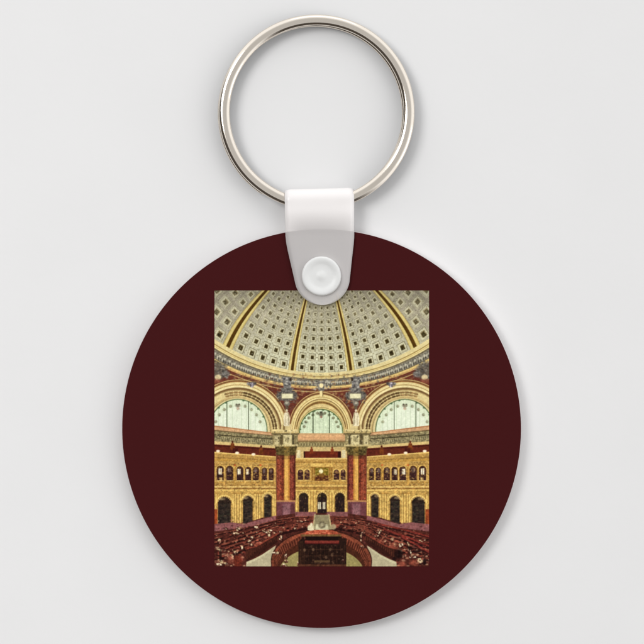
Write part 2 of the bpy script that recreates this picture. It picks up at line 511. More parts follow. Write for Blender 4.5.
            for a_ in range(200, 340, 9):               # lit voussoirs round the arch head
                t = R_(a_); ell(c+(h+.3)*math.cos(t), yt+h+(h+.3)*math.sin(t), .8, .7, [(236, 210, 140), (150, 112, 60)][(a_//9) % 2], 0, .7, .6)
            ell(c-h*.4, yt+2.2, h*.5, 1.2, (196, 172, 126), .3, .55, .6)
            rect(xb-.9, yt+h, xb, yb, (112, 84, 46), .2, .7)
            for k in range(3):
                y = yt+h*1.2+k*6
                line([(xa+.5, y), (xb-.5, y-.8)], .35, (84, 70, 54), 0, .6)
        rect(213, 509, 217.6, 532, (142, 70, 40), .25)
    both(side_arch)

    # ---- middle bay
    cx = 321.1
    for (rx, ry, col) in ((33.2, 40.0, (196, 168, 110)), (32.5, 39.2, (108, 70, 48)), (31.6, 38.2, (140, 104, 62)), (30.8, 37.4, (222, 202, 142)), (28.9, 35.2, (172, 142, 86)), (28.3, 34.5, (230, 212, 152)),
                          (27.0, 33.2, (128, 98, 58)), (26.2, 32.4, (206, 184, 124)), (25.2, 31.0, (172, 138, 82)),
                          (24.2, 28.2, (214, 192, 134)), (23.2, 24.8, (150, 128, 78)), (22.7, 24.2, (208, 190, 130)),
                          (21.9, 23.2, (88, 106, 66)), (21.0, 22.2, (208, 219, 186))):
        ell(cx, 432, rx, ry, col, .07, 1, 0, 434)
    for a in range(12, 170, 5):
        t = R_(a)
        x = cx+24.7*math.cos(t); y = 432-29.6*math.sin(t)
        ux, uy = -math.sin(t)*.8, -math.cos(t)*.9
        line([(x-ux, y-uy), (x+ux, y+uy)], 1.5 if 50 < a < 130 else 1., (112, 82, 46), .2, .85)
    for a in (14, 30, 46, 62, 78, 102, 118, 134, 150, 166):
        t = R_(a)
        ell(cx+17.5*math.cos(t), 431-18.2*math.sin(t), 1.5, 1.4, (92, 92, 66), .3, .85, .6)
        ell(cx+17.2*math.cos(t), 430.6-18*math.sin(t), .6, .6, (176, 166, 136), 0, .8, .6)
        ell(cx+21*math.cos(t+.12), 432-22*math.sin(t+.12), 1.1, .8, (66, 88, 54), 0, .8, .6)
    ell(cx, 414.4, 2.6, 1.8, (100, 94, 76), .3, .9, .5); ell(cx, 412.2, 1.6, .9, (60, 58, 44), .1, .9, .5)
    ell(cx, 417, 1.3, 1.1, (150, 110, 92), .2, .9, .5)
    for x in range(-18, 19, 4):
        line([(cx+x, 433), (cx+x, 431-21*math.sqrt(1-(x/21.)**2))], .3, (160, 178, 140), 0, .7)
    for x in (-8.1, 8.1):
        line([(cx+x, 433), (cx+x, 411.5)], .9, (62, 72, 48), .1)
    # keystone
    poly([(317.5, 381), (325, 381), (324, 391), (318.6, 391)], (120, 114, 104), .25, raw=True)
    speckle(312, 379.5, 330.5, 390, 60, [(70, 66, 62), (190, 186, 168), (100, 96, 92)])
    ell(321.2, 385.6, 2.2, 2.2, (236, 218, 166), .05, 1, .4)
    rect(319.6, 391, 322.8, 396, (224, 206, 150), .1); rect(322.4, 391, 323.2, 396.4, (120, 96, 60), .1)

    # middle bay below the arch
    rect(296, 433.2, 347, 435, (196, 158, 112), .06)
    rect(296, 434.6, 347, 441.2, (208, 164, 118), .1)
    rect(296, 439.6, 347, 441.2, (150, 118, 82), .1, .6)
    rect(296, 437.5, 347, 438.2, (190, 140, 98), .06, .8)
    rect(296, 441, 347, 442, (120, 98, 62), .1)
    rect(296, 442, 347, 447.2, (142, 128, 88), .2)
    for i in range(36):
        ell(297+i*1.4, 444.4, .5, 1.2, (92, 82, 56) if i % 2 else (178, 166, 122), 0, .7, .6)
    rect(296, 447, 347, 459, (198, 172, 116), .1)
    rect(303.6, 451.2, 340.8, 457.6, (100, 42, 28), .15)
    rect(303.6, 451.2, 305, 457.6, (48, 22, 18), .1); rect(337.6, 451.2, 340.8, 457.6, (50, 20, 18), .1)
    for x in (311.5, 332.1):
        ell(x, 447.8, .9, 1.1, (110, 60, 36), .2, 1, .4)
        poly([(x-1.4, 448.8), (x+1.4, 448.8), (x+2, 454), (x-2, 454)], (124, 58, 32), .2, raw=True)
    for x in (298, 343): rect(x-1.4, 450, x+2.4, 457.6, (216, 202, 158), .1)
    rect(295, 458, 348, 514, (184, 147, 82), .2)
    rect(295, 458, 348, 459.2, (230, 196, 118), .08)
    rect(295, 461.6, 348, 462.6, (150, 112, 56), .2)
    for i in range(38): rect(296.5+i*1.3, 459.4, 297+i*1.3, 461.6, (160, 118, 60), 0, .7)
    rect(310.6, 463.4, 332.4, 467, (222, 186, 106), .1); rect(310.6, 466.6, 332.4, 467.6, (140, 100, 46), .1)
    for xa, xb in ((297.8, 303.2), (304.5, 309.6), (333.6, 339), (340.6, 345.4)):
        c = (xa+xb)/2; h = (xb-xa)/2
        ell(c, 469.4+h, h+1, h+1.1, (228, 192, 110), .1, 1, 0, 469.6+h)
        ell(c, 469.4+h, h, h, (70, 44, 40), .2, 1, 0, 469.6+h)
        rect(xa, 469.4+h, xb, 479.8, (58, 34, 36), .3)
        ell(c, 471.4, h*.45, 1.2, (150, 112, 80), 0, .8, .5)
        rect(xa, 479.7, xb, 480.5, (228, 194, 114), .1)
    rect(315.2, 467.6, 328.4, 480.6, (112, 96, 34), .15)
    rect(315.2, 475.4, 328.4, 480.6, (82, 44, 28), .25)
    ell(321.5, 475, 3.2, 2.2, (120, 84, 40), .2, .9, .4)
    ell(320.9, 471, 2.1, 2.3, (244, 236, 190), 0, 1, .4)
    for x in (312, 314, 329.3, 331.2):
        rect(x-.5, 467.6, x+.7, 480.6, (156, 112, 48), .15); rect(x+.5, 467.6, x+.9, 480.6, (96, 62, 30), .1)
    for y, c in ((482.4, (182, 140, 70)), (485.2, (228, 192, 112)), (487, (140, 100, 52)), (488.3, (160, 118, 60)), (489.8, (226, 190, 106))):
        rect(295, y, 348, y+1., c, .2)
    speckle(296, 459, 347, 492, 420, [(178, 134, 66), (232, 198, 118), (160, 116, 60), (216, 176, 92)], (.5, 1.4), (.3, .8), .5)
    for x in (296.8, 309.6, 312.2, 315, 328, 330.6, 333.4, 346):
        rect(x-.9, 491, x+.9, 514, (214, 180, 102), .2); rect(x+.7, 491.6, x+1.2, 514, (142, 102, 48), .15, .9)
    for xa, xb in ((299, 308.2), (317.4, 326.6), (335, 344.3)):
        c = (xa+xb)/2; h = (xb-xa)/2
        ell(c, 492.6+h, h+1.5, h+1.6, (230, 196, 110), .1, 1, 0, 493+h)
        ell(c, 492.6+h, h+.5, h+.6, (128, 90, 40), .1, 1, 0, 493+h)
        ell(c, 492.6+h, h, h, (46, 36, 28), .2, 1, 0, 493+h)
        rect(xa, 492.6+h, xb, 513, (44, 32, 30), .3)
    rect(317.8, 501.8, 320.8, 508.8, (214, 206, 176), .06); rect(322.6, 501.8, 325.2, 508.8, (214, 206, 176), .06)
    line([(319.3, 501.8), (319.3, 509)], .5, (120, 110, 90)); line([(323.9, 501.8), (323.9, 509)], .5, (120, 110, 90))

    for xa, xb in ((299, 308.2), (335, 344.3), (317.4, 326.6)):
        c = (xa+xb)/2; h = (xb-xa)/2
        for a_ in range(200, 340, 11):
            t = R_(a_); ell(c+(h+.6)*math.cos(t), 492.6+h+(h+.6)*math.sin(t), .7, .7, [(238, 212, 140), (146, 108, 58)][(a_//11) % 2], 0, .7, .6)
    speckle(296, 490, 347, 513, 90, [(150, 112, 58), (238, 208, 128), (120, 86, 46)], (.3, .7), (.3, 1.4), .5)
    # ---- giant columns, entablature blocks, statues, cartouches
    def column():
        rect(276.8, 448, 295.4, 501, (116, 54, 40), .15)
        rect(277.2, 448, 283.8, 501, (132, 66, 46), .4)
        rect(278.9, 448, 279.9, 501, (150, 84, 64), .2, .6); rect(281.9, 448, 282.9, 501, (84, 36, 30), .2, .7)
        rect(283.6, 448, 284.6, 501, (96, 58, 30), .1)
        rect(284.4, 448, 289.4, 501, (218, 166, 84), .1); rect(288.2, 448, 289.6, 501, (184, 128, 62), .1)
        rect(289.6, 448, 295.2, 501, (124, 60, 46), .4)
        rect(291.4, 448, 292.2, 501, (148, 82, 64), .2, .6); rect(293.6, 448, 294.6, 501, (80, 34, 30), .2, .7)
        speckle(277, 452, 295, 500, 120, [(170, 104, 78), (84, 36, 30), (140, 72, 54), (190, 130, 96)], (.3, .6), (.3, 1.0), .6)
        rect(284.8, 452, 287.6, 500, (216, 168, 90), .1)
        rect(276.8, 453, 295.4, 456, (52, 34, 24), 0, .55)
        rect(276.8, 456, 295.4, 459, (52, 34, 24), 0, .25)
        rect(294, 456, 295.6, 501, (60, 30, 24), 0, .5)
        rect(276.2, 500, 295.6, 502, (180, 130, 84), .1)
        rect(276.6, 501.6, 295.0, 520, (114, 72, 76), .2)
        rect(276.6, 503, 282, 520, (104, 62, 64), .18); rect(291, 503, 295, 520, (96, 56, 58), .18)
        rect(283, 504, 290, 519, (132, 92, 94), .2)
        # capital and block
        poly([(274.6, 445), (297.4, 445), (295, 455), (277, 455)], (84, 70, 40), .25)
        poly([(284, 446), (289.6, 446), (289.4, 456), (284.4, 456)], (132, 108, 58), .2)
        speckle(275.5, 446, 296.5, 454, 60, [(56, 46, 28), (140, 122, 76), (104, 92, 54)])
        rect(272.8, 433.6, 297.8, 446, (146, 132, 92), .15)
        rect(283.6, 434.6, 291.6, 445, (206, 192, 144), .12); rect(274.6, 435.6, 279, 445, (196, 182, 136), .12)
        rect(280, 435, 282.8, 445.4, (92, 80, 54), .2); rect(292.2, 435, 294.2, 445.4, (84, 76, 54), .2)
        ell(287.4, 439.6, 2.2, 2.6, (150, 138, 100), .3, .8, .5)
        rect(271.4, 431.4, 299.2, 434, (188, 166, 112), .1); rect(271.4, 433.4, 299.2, 434.4, (84, 72, 48), .1)
        rect(272, 444.4, 298.4, 446.4, (194, 176, 124), .1)
        rect(272.6, 429.2, 298, 431.4, (216, 196, 140), .08)
        speckle(272, 430, 298, 446, 60, [(70, 62, 44), (220, 206, 160), (110, 98, 66)], (.4, .9), (.4, .9))
        # pedestal and statue
        poly([(281.6, 424), (291.6, 424), (292.6, 430), (280.6, 430)], (208, 188, 134), .08)
        rect(283, 425, 285, 430, (140, 116, 72), .1)
        poly([(284.6, 412.5), (288.8, 412.3), (290, 419), (289.4, 426), (283.8, 426), (283.4, 418)], (224, 212, 178), .1)
        ell(286.8, 410.6, 1.2, 1.4, (214, 202, 168), .1, 1, .4)
        line([(288.4, 413), (288.8, 425)], .8, (130, 112, 78), 0, .8); line([(285.6, 416), (285.2, 425)], .5, (160, 144, 106), 0, .8)
        # cartouche
        ell(286.9, 395.6, 10.5, 5.4, (102, 98, 90), .3, .95, .25)
        poly([(280, 388), (294, 388), (291, 392), (283, 392)], (116, 112, 104), .3)
        speckle(277.5, 389, 296.5, 403, 70, [(60, 56, 54), (156, 152, 138), (84, 80, 74)])
        rect(281.4, 393.4, 293.2, 398.8, (150, 142, 116), .05)
        rect(282., 393.9, 292.6, 398.2, (222, 216, 176), .06)
        ell(286.9, 403.4, 3.0, 2.8, (118, 112, 100), .25, 1, .4); ell(286.5, 402.8, 1.5, 1.3, (176, 168, 146), .1, 1, .5)
        ell(286.9, 407.4, 1.8, 1.9, (92, 82, 66), .3, .9, .4)
        poly([(282.6, 376.8), (291.4, 377.4), (290.8, 388), (283.6, 388)], (124, 120, 114), .25)
        speckle(282.5, 378, 291.5, 388, 22, [(60, 58, 58), (190, 186, 172)])
        rect(289.8, 378, 291.6, 381, (58, 46, 34), .1)
    both(column)

    # ---- reading-room floor
    def floor():
        poly([(205, 527), (243, 524), (262, 517.5), (276, 516), (296, 513), (322, 513), (322, 570), (205, 570)], (78, 40, 33), .3)
        poly([(208, 524.5), (232, 522), (243, 524), (254, 521), (276, 515.2), (276, 520), (254, 526.5), (232, 529), (208, 532)], (134, 86, 84), .2)
        poly([(295, 511.6), (316, 511.6), (316, 516.4), (295, 517.4)], (128, 82, 80), .2)
        xr = np.linspace(206, 320, 58)                # concentric rows of reading desks
        yA = np.interp(xr, [206, 243, 276, 296, 320], [533, 526, 518.2, 515.4, 514.6])
        yB = np.interp(xr, [206, 230, 246, 256, 265, 277, 290, 304, 320], [563, 556, 549.6, 546, 541, 534.4, 530, 527.6, 527])
        for k in range(7):
            t = .10+k*.135
            yy_ = yA+(yB-yA)*t
            w = (1.0+2.2*t)
            for i0 in range(0, len(xr)-4, 4):
                if rng.random() < .12: continue
                sg = [(xr[i], yy_[i]) for i in range(i0, i0+5)]
                line([(x, y+w*.75) for x, y in sg], w*.9, (42, 20, 18), .3, .9)
                line(sg, w*.8, [(116, 60, 47), (98, 50, 40), (130, 72, 56), (104, 58, 54)][rng.integers(3)], .25, .9)
                if rng.random() < .5: line([(x, y-w*.3) for x, y in sg[1:3]], .5, (176, 120, 96), .3, .7)
        for _ in range(170):                          # chairs, shades and papers strung along the rows
            x = rng.uniform(208, 318); t = .10+rng.integers(7)*.135+.04
            y = np.interp(x, xr, yA)*(1-t)+np.interp(x, xr, yB)*t
            q = rng.random(); z = .45+.7*t
            cc = (196, 168, 132) if q < .13 else (34, 17, 16) if q < .60 else (146, 78, 62)
            poly([(x-z, y-z*.7), (x+z*.8, y-z*.5), (x+z, y+z*.7), (x-z*.8, y+z*.6)], cc, .2, .85)
    both(floor)
    for m in (False, True):
        mirror[0] = m
        speckle(208, 530, 290, 548, 90, [(38, 18, 16), (120, 56, 46), (178, 112, 88), (56, 26, 24), (104, 62, 56), (176, 130, 100), (44, 22, 18)], (.5, 1.7), (.4, 1.1), .8)
        speckle(216, 520, 300, 530, 40, [(44, 20, 18), (146, 86, 72), (62, 28, 26), (190, 150, 118)], (.5, 1.6), (.3, .8), .75)
        speckle(208, 549, 246, 566, 90, [(36, 18, 16), (140, 64, 50), (196, 140, 110), (70, 32, 28), (196, 160, 128)], (.6, 2.0), (.5, 1.3), .75)
        mirror[0] = False
    # pale ring aisle
    for m in (False, True):
        mirror[0] = m
        poly([(246, 567), (246.4, 561.6), (254, 558.6), (262, 554.4), (270, 549), (276, 545), (274, 551), (271.4, 558), (271, 567)], (178, 168, 136), .07)
        poly([(247, 561.6), (254, 558.6), (262, 554.4), (270, 549), (271, 550.5), (262, 556.6), (254, 561), (247, 564)], (196, 188, 152), .06)
        # desk front along the aisle
        poly([(246, 548.6), (256, 546), (265, 541), (277, 534), (277.6, 541.4), (268, 549), (258, 555.2), (246.4, 561)], (58, 30, 24), .2)
        line([(246, 548.6), (256, 546), (265, 541), (277, 534)], 1.6, (126, 62, 48), .3)
        for i in range(16):
            t = i/15
            x = 247+30*t; yb = 560-19.2*t-3*math.sin(t*3.1); yt = 549.4-14.6*t+1.2*math.sin(t*3.1)
            line([(x, yt+1), (x+.2, yb-1)], .5, (112, 66, 46), .2, .7)
        # inner circular desk
        ell(321.3, 561, 50.5, 32, (60, 32, 26), .2); ell(321.3, 561.4, 49.6, 31.2, (122, 66, 48), .25)
        mirror[0] = False
    ell(321.3, 562.2, 47.5, 29.2, (92, 48, 35), .25)
    for i in range(90):
        t = R_(6+i*1.9)
        x = 321.3+47*math.cos(t); y = 562-28.8*math.sin(t)
        line([(x, y), (321.3+44*math.cos(t), y+6.5)], .55, (60, 28, 22) if i % 2 else (146, 84, 60), .2, .8)
    ell(321.3, 567, 43.5, 27.2, (74, 40, 28), .2)
    ell(321.3, 574, 43, 27, (150, 138, 88), .1)
    # red felt desk arc and the central desk
    for t in range(40, 141):
        a = R_(t)
        x = 321.3+44*math.cos(a); y = 561-29.6*math.sin(a)
        ell(x, y, 1.4, 1.2, (148, 80, 58), .3, .6, .5)
    poly([(306, 531.2), (314, 529.6), (329, 529.6), (337, 531.2), (338, 534.4), (305, 534.4)], (164, 84, 60), .3)
    for _ in range(26):
        ell(rng.uniform(306, 337), rng.uniform(530.4, 534), rng.uniform(.6, 1.3), .5, [(230, 150, 112), (150, 56, 44)][rng.integers(2)], 0, .7, .5)
    rect(301, 534.2, 341, 536.4, (112, 84, 52), .2)
    poly([(299, 541), (303.4, 536.2), (339.8, 536.2), (346, 541), (346, 565), (298.4, 565)], (40, 25, 20), .25)
    rect(305, 536.4, 338, 540, (30, 18, 16), .2)
    rect(304.6, 540.4, 339, 543.2, (122, 54, 45), .2); rect(304.6, 542.6, 339, 543.6, (84, 30, 28), .1)
    rect(298.4, 541, 303.6, 564.4, (50, 32, 24), .25); rect(340.4, 538, 346.2, 564, (44, 28, 22), .25)
    for x in range(300, 346, 4):
        line([(x+.5, 545), (x+.5, 563)], .5, (76, 50, 36), .2, .8)
    for y in (549.2, 555.6): line([(304, y), (341, y)], .5, (80, 54, 38), .2, .7)
    for x, y in ((313.2, 549.2), (330.3, 549), (332, 554.6), (304.5, 549.8), (326, 557)):
        ell(x, y, 1.3, 1.6, (112, 86, 66), .2, .8, .5)
    rect(314, 560, 330, 562, (92, 70, 48), .15); rect(314, 562.4, 330, 563.2, (66, 46, 34), .1)
    rect(298, 564, 346, 567, (84, 52, 38), .3)
    speckle(299, 545, 345, 565, 90, [(24, 14, 12), (78, 56, 44), (110, 84, 64)], (.4, 1.1), (.4, 1.0), .6)
    # stair and clock screen behind the desk
    poly([(314.4, 514.6), (329.4, 514.6), (331.8, 529.4), (312.2, 529.4)], (150, 140, 106), .12)
    for i in range(6): line([(315, 516+i*1.4), (328.6, 516+i*1.4)], .4, (110, 98, 74), 0, .7)
    poly([(316, 524), (327.4, 524), (328.6, 529.6), (315.2, 529.6)], (196, 190, 154), .1)
    ell(321.8, 524.6, 3.8, 3.6, (110, 100, 78), .25, .9, .4); ell(321.8, 524.4, 1.8, 1.8, (168, 158, 126), .1, .9, .5)
    line([(314.8, 514), (313, 527.6)], 1.1, (186, 168, 124), .1); line([(328.8, 514), (331, 527)], 1.1, (186, 168, 124), .1)
    ell(310.6, 527.4, 3.2, 3.0, (214, 204, 166), .1, 1, .4); ell(311.4, 524.2, 1.3, 1.6, (220, 210, 176), 0, 1, .5)
    ell(333.4, 526.6, 2.6, 2.8, (166, 150, 116), .15, .9, .4); rect(307.6, 528.6, 314, 530, (226, 216, 180), 0, .9)
    # readers, papers and lamps
    L = [(239.6, 528, 4.2, 2.2), (235, 533, 5, 1.2), (257, 527.6, 3.4, 2.4), (268.6, 531.4, 3.2, 3.6), (263.8, 530.6, 2.8, 1.4), (280.8, 537.4, 2.0, 3.6),
         (281.4, 532, 1.2, 2), (252, 537.4, 2.6, 2.8), (251, 544.6, 3, 1.8), (249, 541.4, 2, 2.4), (242.2, 547, 2.4, 2.6), (219.6, 548.4, 4.9, 2.6),
         (220, 562.4, 5, 4.2), (230, 556.4, 4.2, 4.4), (235, 551.8, 1.6, 2.2), (276.6, 552.4, 4.4, 1.5), (283.6, 565, 3.4, 1.8), (260, 536, 2, 1.3),
         (226, 528, 1.6, 1.6), (219.8, 541, 2.2, 3), (226.4, 563, 2, 2), (300, 521.4, 2.2, .9), (294.6, 528.4, 2.6, 1.4), (302, 527.4, 1.1, 1.2), (285, 522, 1.5, .9),
         (304.6, 537.8, 1.2, 1.4), (286, 556, 1.4, 3), (285.6, 560.6, 2.4, 1.8), (298, 563, .8, 2)]
    def blob(x, y, w, h):
        w *= .85; h *= .85
        ell(x+.4, y+h*.5, w*1.15, h*.9, (50, 22, 20), .2, .75, .6)
        for k in range(int(4+w*h*.55)):
            u, v = rng.normal(0, .42), rng.normal(0, .42)
            cc = [(212, 192, 152), (190, 164, 124), (232, 218, 184), (160, 118, 94), (120, 74, 60)][rng.integers(5)]
            px, py = x+u*w, y+v*h
            a_, b_ = rng.uniform(.22, .5)*w+.15, rng.uniform(.18, .42)*h+.15
            sk = rng.uniform(-.4, .4)
            poly([(px-a_, py-b_+sk), (px+a_*.8, py-b_-sk), (px+a_, py+b_), (px-a_*.7, py+b_*.9)], cc, .1, .9, raw=True)
        for k in range(3):
            ell(x+rng.normal(0, .6)*w, y+rng.normal(.3, .5)*h, .6, .6, (60, 30, 26), 0, .8, .6)
    for x, y, w, h in L:
        blob(x, y, w, h)
    for x, y, w, h in ((231, 559.6, 3.4, 3.8), (259.4, 542.6, 3.4, 1.0), (262, 533.8, 2, 1.6), (257, 540, 1.2, 1.0), (240.6, 558, 3, 3)):
        ell(x, y, w, h, (176, 98, 78), .3, .6, .8)
    ell(238, 562, 4, 7, (104, 44, 32), .3, .8, .5); ell(220.6, 555, 1.4, 6, (44, 24, 20), .2, .8, .5); ell(216, 553, 2, 5, (60, 28, 24), .2, .7, .5)
    R = [(361, 536.4, 1.4, 3.8), (363.5, 533, 2, 1.6), (378, 531.6, 3, 2.2), (376, 535.6, 2.6, 1.8), (387.6, 526.8, 3.6, 2.4), (392.4, 539.6, 2.2, 2.6),
         (394.2, 545, 2, 1.6), (400, 545.4, 2.6, 3), (408, 543, 1.6, 5), (409.6, 550, 2, 4), (420, 541, 2.6, 1.4), (424.4, 539, 1.4, 2), (421.4, 549.4, 3, 1.2),
         (414, 545, 2.2, 1.4), (412.6, 556, 3.6, 3), (420, 561, 4.6, 3.4), (405.6, 531.6, 1.4, 2.2), (368.6, 523.8, 1.8, .9), (349.6, 524, 2.6, .8),
         (345, 527, 2.4, .9), (352.6, 528.8, 2.2, .9), (362.4, 546.2, 2.8, 1.6), (343, 560, 2, 1), (400.6, 552, 1.6, 1), (386, 535, 1.2, 1.2), (370, 540, 1.2, .8)]
    for x, y, w, h in R:
        blob(x, y, w*.95, h*.95)
    for x, y, w, h in ((393, 546, 3, 2.4), (414, 562.6, 4.4, 3), (405.6, 533, 1.6, 1.4), (396, 541, 2.6, 1.4), (402, 564, 4, 3.4)):
        ell(x, y, w, h, (166, 90, 70), .3, .6, .8)
    for x, y, w, h in ((398.4, 553.6, 4.4, 4.6), (394, 558.4, 2.2, 1.6), (424.2, 561.4, 1.6, 3.4), (410, 548, 2.6, 2), (418.6, 545.6, 4, 1.4), (405, 540.6, 1.6, 1.6), (416, 551, 5, 1)):
        ell(x, y, w, h, (30, 16, 16), .3, .85, .5)
    for (a, b) in (((384, 529), (430, 546)), ((378, 523.6), (430, 536.6)), ((401, 536.4), (430, 553))):
        line([a, ((a[0]+b[0])/2, (a[1]+b[1])/2-.6), b], 1.8, (122, 50, 42), .25, .85)
        line([(a[0], a[1]+1.4), (b[0], b[1]+1.4)], 1.0, (50, 20, 20), .25, .8)
    # ---- the old colour print's tone: fine grain, uneven ink, a touch of blur
    img *= (1 + .020*N2 + .010*N4 + .012*N20)[..., None]
    img = 112+(img-112)*1.10+2
    im = np.clip(img, 0, 255)
    # box to half size, then a small blur
    h2, w2 = PH//2, PW//2
    im = im[:h2*2, :w2*2].reshape(h2, 2, w2, 2, 3).mean((1, 3))
    def blur(a, k):
        k = np.array(k, float); k /= k.sum(); r = len(k)//2
        p = np.pad(a, ((r, r), (0, 0), (0, 0)), 'edge')
        a = sum(k[i]*p[i:i+a.shape[0]] for i in range(len(k)))
        p = np.pad(a, ((0, 0), (r, r), (0, 0)), 'edge')
        return sum(k[i]*p[:, i:i+a.shape[1]] for i in range(len(k)))
    soft = blur(im, BLUR)
    return np.clip(soft/255., 0, 1)
BLUR = [.45, 1, .45]


pic = paint_picture()                               # rows from the top
ph, pw, _ = pic.shape
lin = np.where(pic <= .04045, pic/12.92, ((pic+.055)/1.055)**2.4)
lin = np.clip(lin*PRINT_GAIN, 0, 1)
ZP = ZT+.006
a = P(PX0, PY0, ZP)-fob.location; c = P(PX1, PY1, ZP)-fob.location
xs = np.linspace(a.x, c.x, pw); ys = np.linspace(a.y, c.y, ph)
co = np.zeros((ph, pw, 3)); co[..., 0] = xs[None, :]; co[..., 1] = ys[:, None]; co[..., 2] = ZP
idx = np.arange(ph*pw).reshape(ph, pw)
quads = np.stack([idx[1:, :-1], idx[1:, 1:], idx[:-1, 1:], idx[:-1, :-1]], -1).reshape(-1, 4)
me = bpy.data.meshes.new('printed_picture')
me.vertices.add(ph*pw); me.vertices.foreach_set('co', co.ravel())
me.loops.add(quads.size); me.loops.foreach_set('vertex_index', quads.ravel().astype(np.int32))
me.polygons.add(len(quads)); me.polygons.foreach_set('loop_start', np.arange(0, quads.size, 4, dtype=np.int32))
me.update(calc_edges=True)
ca = me.color_attributes.new('print_colour', 'FLOAT_COLOR', 'POINT')
rgba = np.ones((ph*pw, 4), np.float32); rgba[:, :3] = lin.reshape(-1, 3)
ca.data.foreach_set('color', rgba.ravel())
m_pic, nt, b = mat('colour_print', (.5, .5, .5), .6, .05)
at = nt.nodes.new('ShaderNodeAttribute'); at.attribute_name = 'print_colour'
nt.links.new(at.outputs['Color'], b.inputs['Base Color'])
me.materials.append(m_pic)
po = bpy.data.objects.new('printed_picture', me); C.objects.link(po); po.parent = fob
po['label'] = 'old colour print of a domed reading hall with arches and desks'

# ------------------------------------------------------------ the split ring
RC = (316.0, 112.6)
W = 11.0*K; H = .090                                # wire: width across, height of one coil
RM = 97.4*K-W/2
ring = thing('split_ring', 'pale nickel double-coil split ring threaded through the white strap', 'key ring', P(*RC, .15))
m_ring, nt, b = mat('polished_nickel', RINGCOL, RINGROUGH, .5, 1.)
tc = nt.nodes.new('ShaderNodeTexCoord'); n = nt.nodes.new('ShaderNodeTexNoise')
n.inputs['Scale'].default_value = 40; n.inputs['Detail'].default_value = 4
mp = nt.nodes.new('ShaderNodeMapRange'); mp.inputs[3].default_value = RINGROUGH*.7; mp.inputs[4].default_value = RINGROUGH*1.4
nt.links.new(tc.outputs['Object'], n.inputs['Vector']); nt.links.new(n.outputs['Fac'], mp.inputs[0]); nt.links.new(mp.outputs[0], b.inputs['Roughness'])
bm = bmesh.new()
A0 = math.radians(-100); RAMP = .42
NS = 720; sect = []
NQ = 28
for q in range(NQ):                                  # rounded-flat wire section
    u = 2*math.pi*q/NQ
    cu, su = math.cos(u), math.sin(u)
    e = 1.0
    sect.append((math.copysign(abs(cu)**e, cu)*W/2, math.copysign(abs(su)**e, su)*H/2))
def sm(x): x = max(0, min(1, x)); return x*x*(3-2*x)
rings = []
T0, T1 = RAMP*.9, 4*math.pi-RAMP*.9
for i in range(NS+1):
    tt = T0+(T1-T0)*i/NS
    ang = A0-tt
    up = sm((tt-(2*math.pi-RAMP))/(2*RAMP))
    z = (-1+2*up)*H*.5
    rad = RM+(.010 if up > .5 else -.010)*abs(2*up-1)*math.sin(ang+1.2)
    d0, d1 = tt-T0, T1-tt
    k = min(1, math.sqrt(min(1, min(d0, d1)/.07+.05)))      # ends ground thin
    zt = z
    rings.append([bm.verts.new(((rad+x*k+W*.3*(1-k))*math.cos(ang), (rad+x*k+W*.3*(1-k))*math.sin(ang), zt*(.4+.6*k)+y*k)) for x, y in sect])
for r0, r1 in zip(rings, rings[1:]):
    for q in range(NQ):
        bm.faces.new((r0[q], r0[(q+1) % NQ], r1[(q+1) % NQ], r1[q]))
bm.faces.new(rings[0]); bm.faces.new(rings[-1])
coil = obj('wire_coil', bm, m_ring, ring)
ring.rotation_euler = (math.radians(RING_TILT), 0, 0)
ring.location.z = RING_Z

# ------------------------------------------------------------ the strap and its snap
strap = thing('strap', 'milky white plastic strap folded over the split ring and snapped to disc', 'strap', P(322, 280, 0))
TH = .05
ZF, ZK = ZT+.012+TH/2, TH/2+.004                     # middle of front and back layers
ZF2 = .262                                           # the front layer climbs over the ring
def zf(py): return ZF+(ZF2-ZF)*sm((236-py)/26)
def edges(py):                                       # left and right edge of the strap at a photo row
    cx0, cy0, r = 322.2, 277.4, 27.6
    dy = min(.9997, max(-1, (py-cy0)/r))
    hx = r*math.sqrt(1-dy*dy)
    Lx = cx0-hx if py > 283.1 else np.interp(py, [186, 236, 243, 250, 283.1], [284.6, 285.5, 286.3, 287.6, 295.2])
    Rx = cx0+hx if py > 280.4 else np.interp(py, [186, 236, 244, 252, 280.4], [354.0, 354.2, 353.7, 352.7, 349.63])
    return float(Lx), float(Rx)
rows = []                                            # (photo row, y world, z, normal)
fold_y = 188.6; 
tip = 304.99
pys = [tip-.02-(tip-283)*(i/24)**2 for i in range(25)]+list(np.linspace(281.5, 199.5, 46))
yf = lambda py, z: P(322, py, z).y
rf = (ZF2-ZK)/2; zc = (ZF2+ZK)/2
ytop = yf(fold_y, zc)                                # outermost of the fold
yc = ytop-rf*1.25-TH/2
for py in pys:
    y = yf(py, zf(py))
    sl_ = (zf(py-.5)-zf(py+.5))/K
    l = math.hypot(1, sl_)
    if y < yc-.01: rows.append((py, y, zf(py), (0, -sl_/l, 1/l)))
for i in range(25):
    a = math.pi/2-math.pi*i/24
    ny, nz = math.cos(a)/1.25, math.sin(a)
    l = math.hypot(ny, nz)
    rows.append((195-6*math.cos(a), yc+rf*1.25*math.cos(a), zc+rf*math.sin(a), (0, ny/l, nz/l)))
for py in reversed(pys):
    y = yf(py, ZF)
    if y < yc-.01: rows.append((py, y, ZK, (0, 0, -1)))
bm = bmesh.new(); NJ = 14
outer, inner = [], []
loc = strap.location
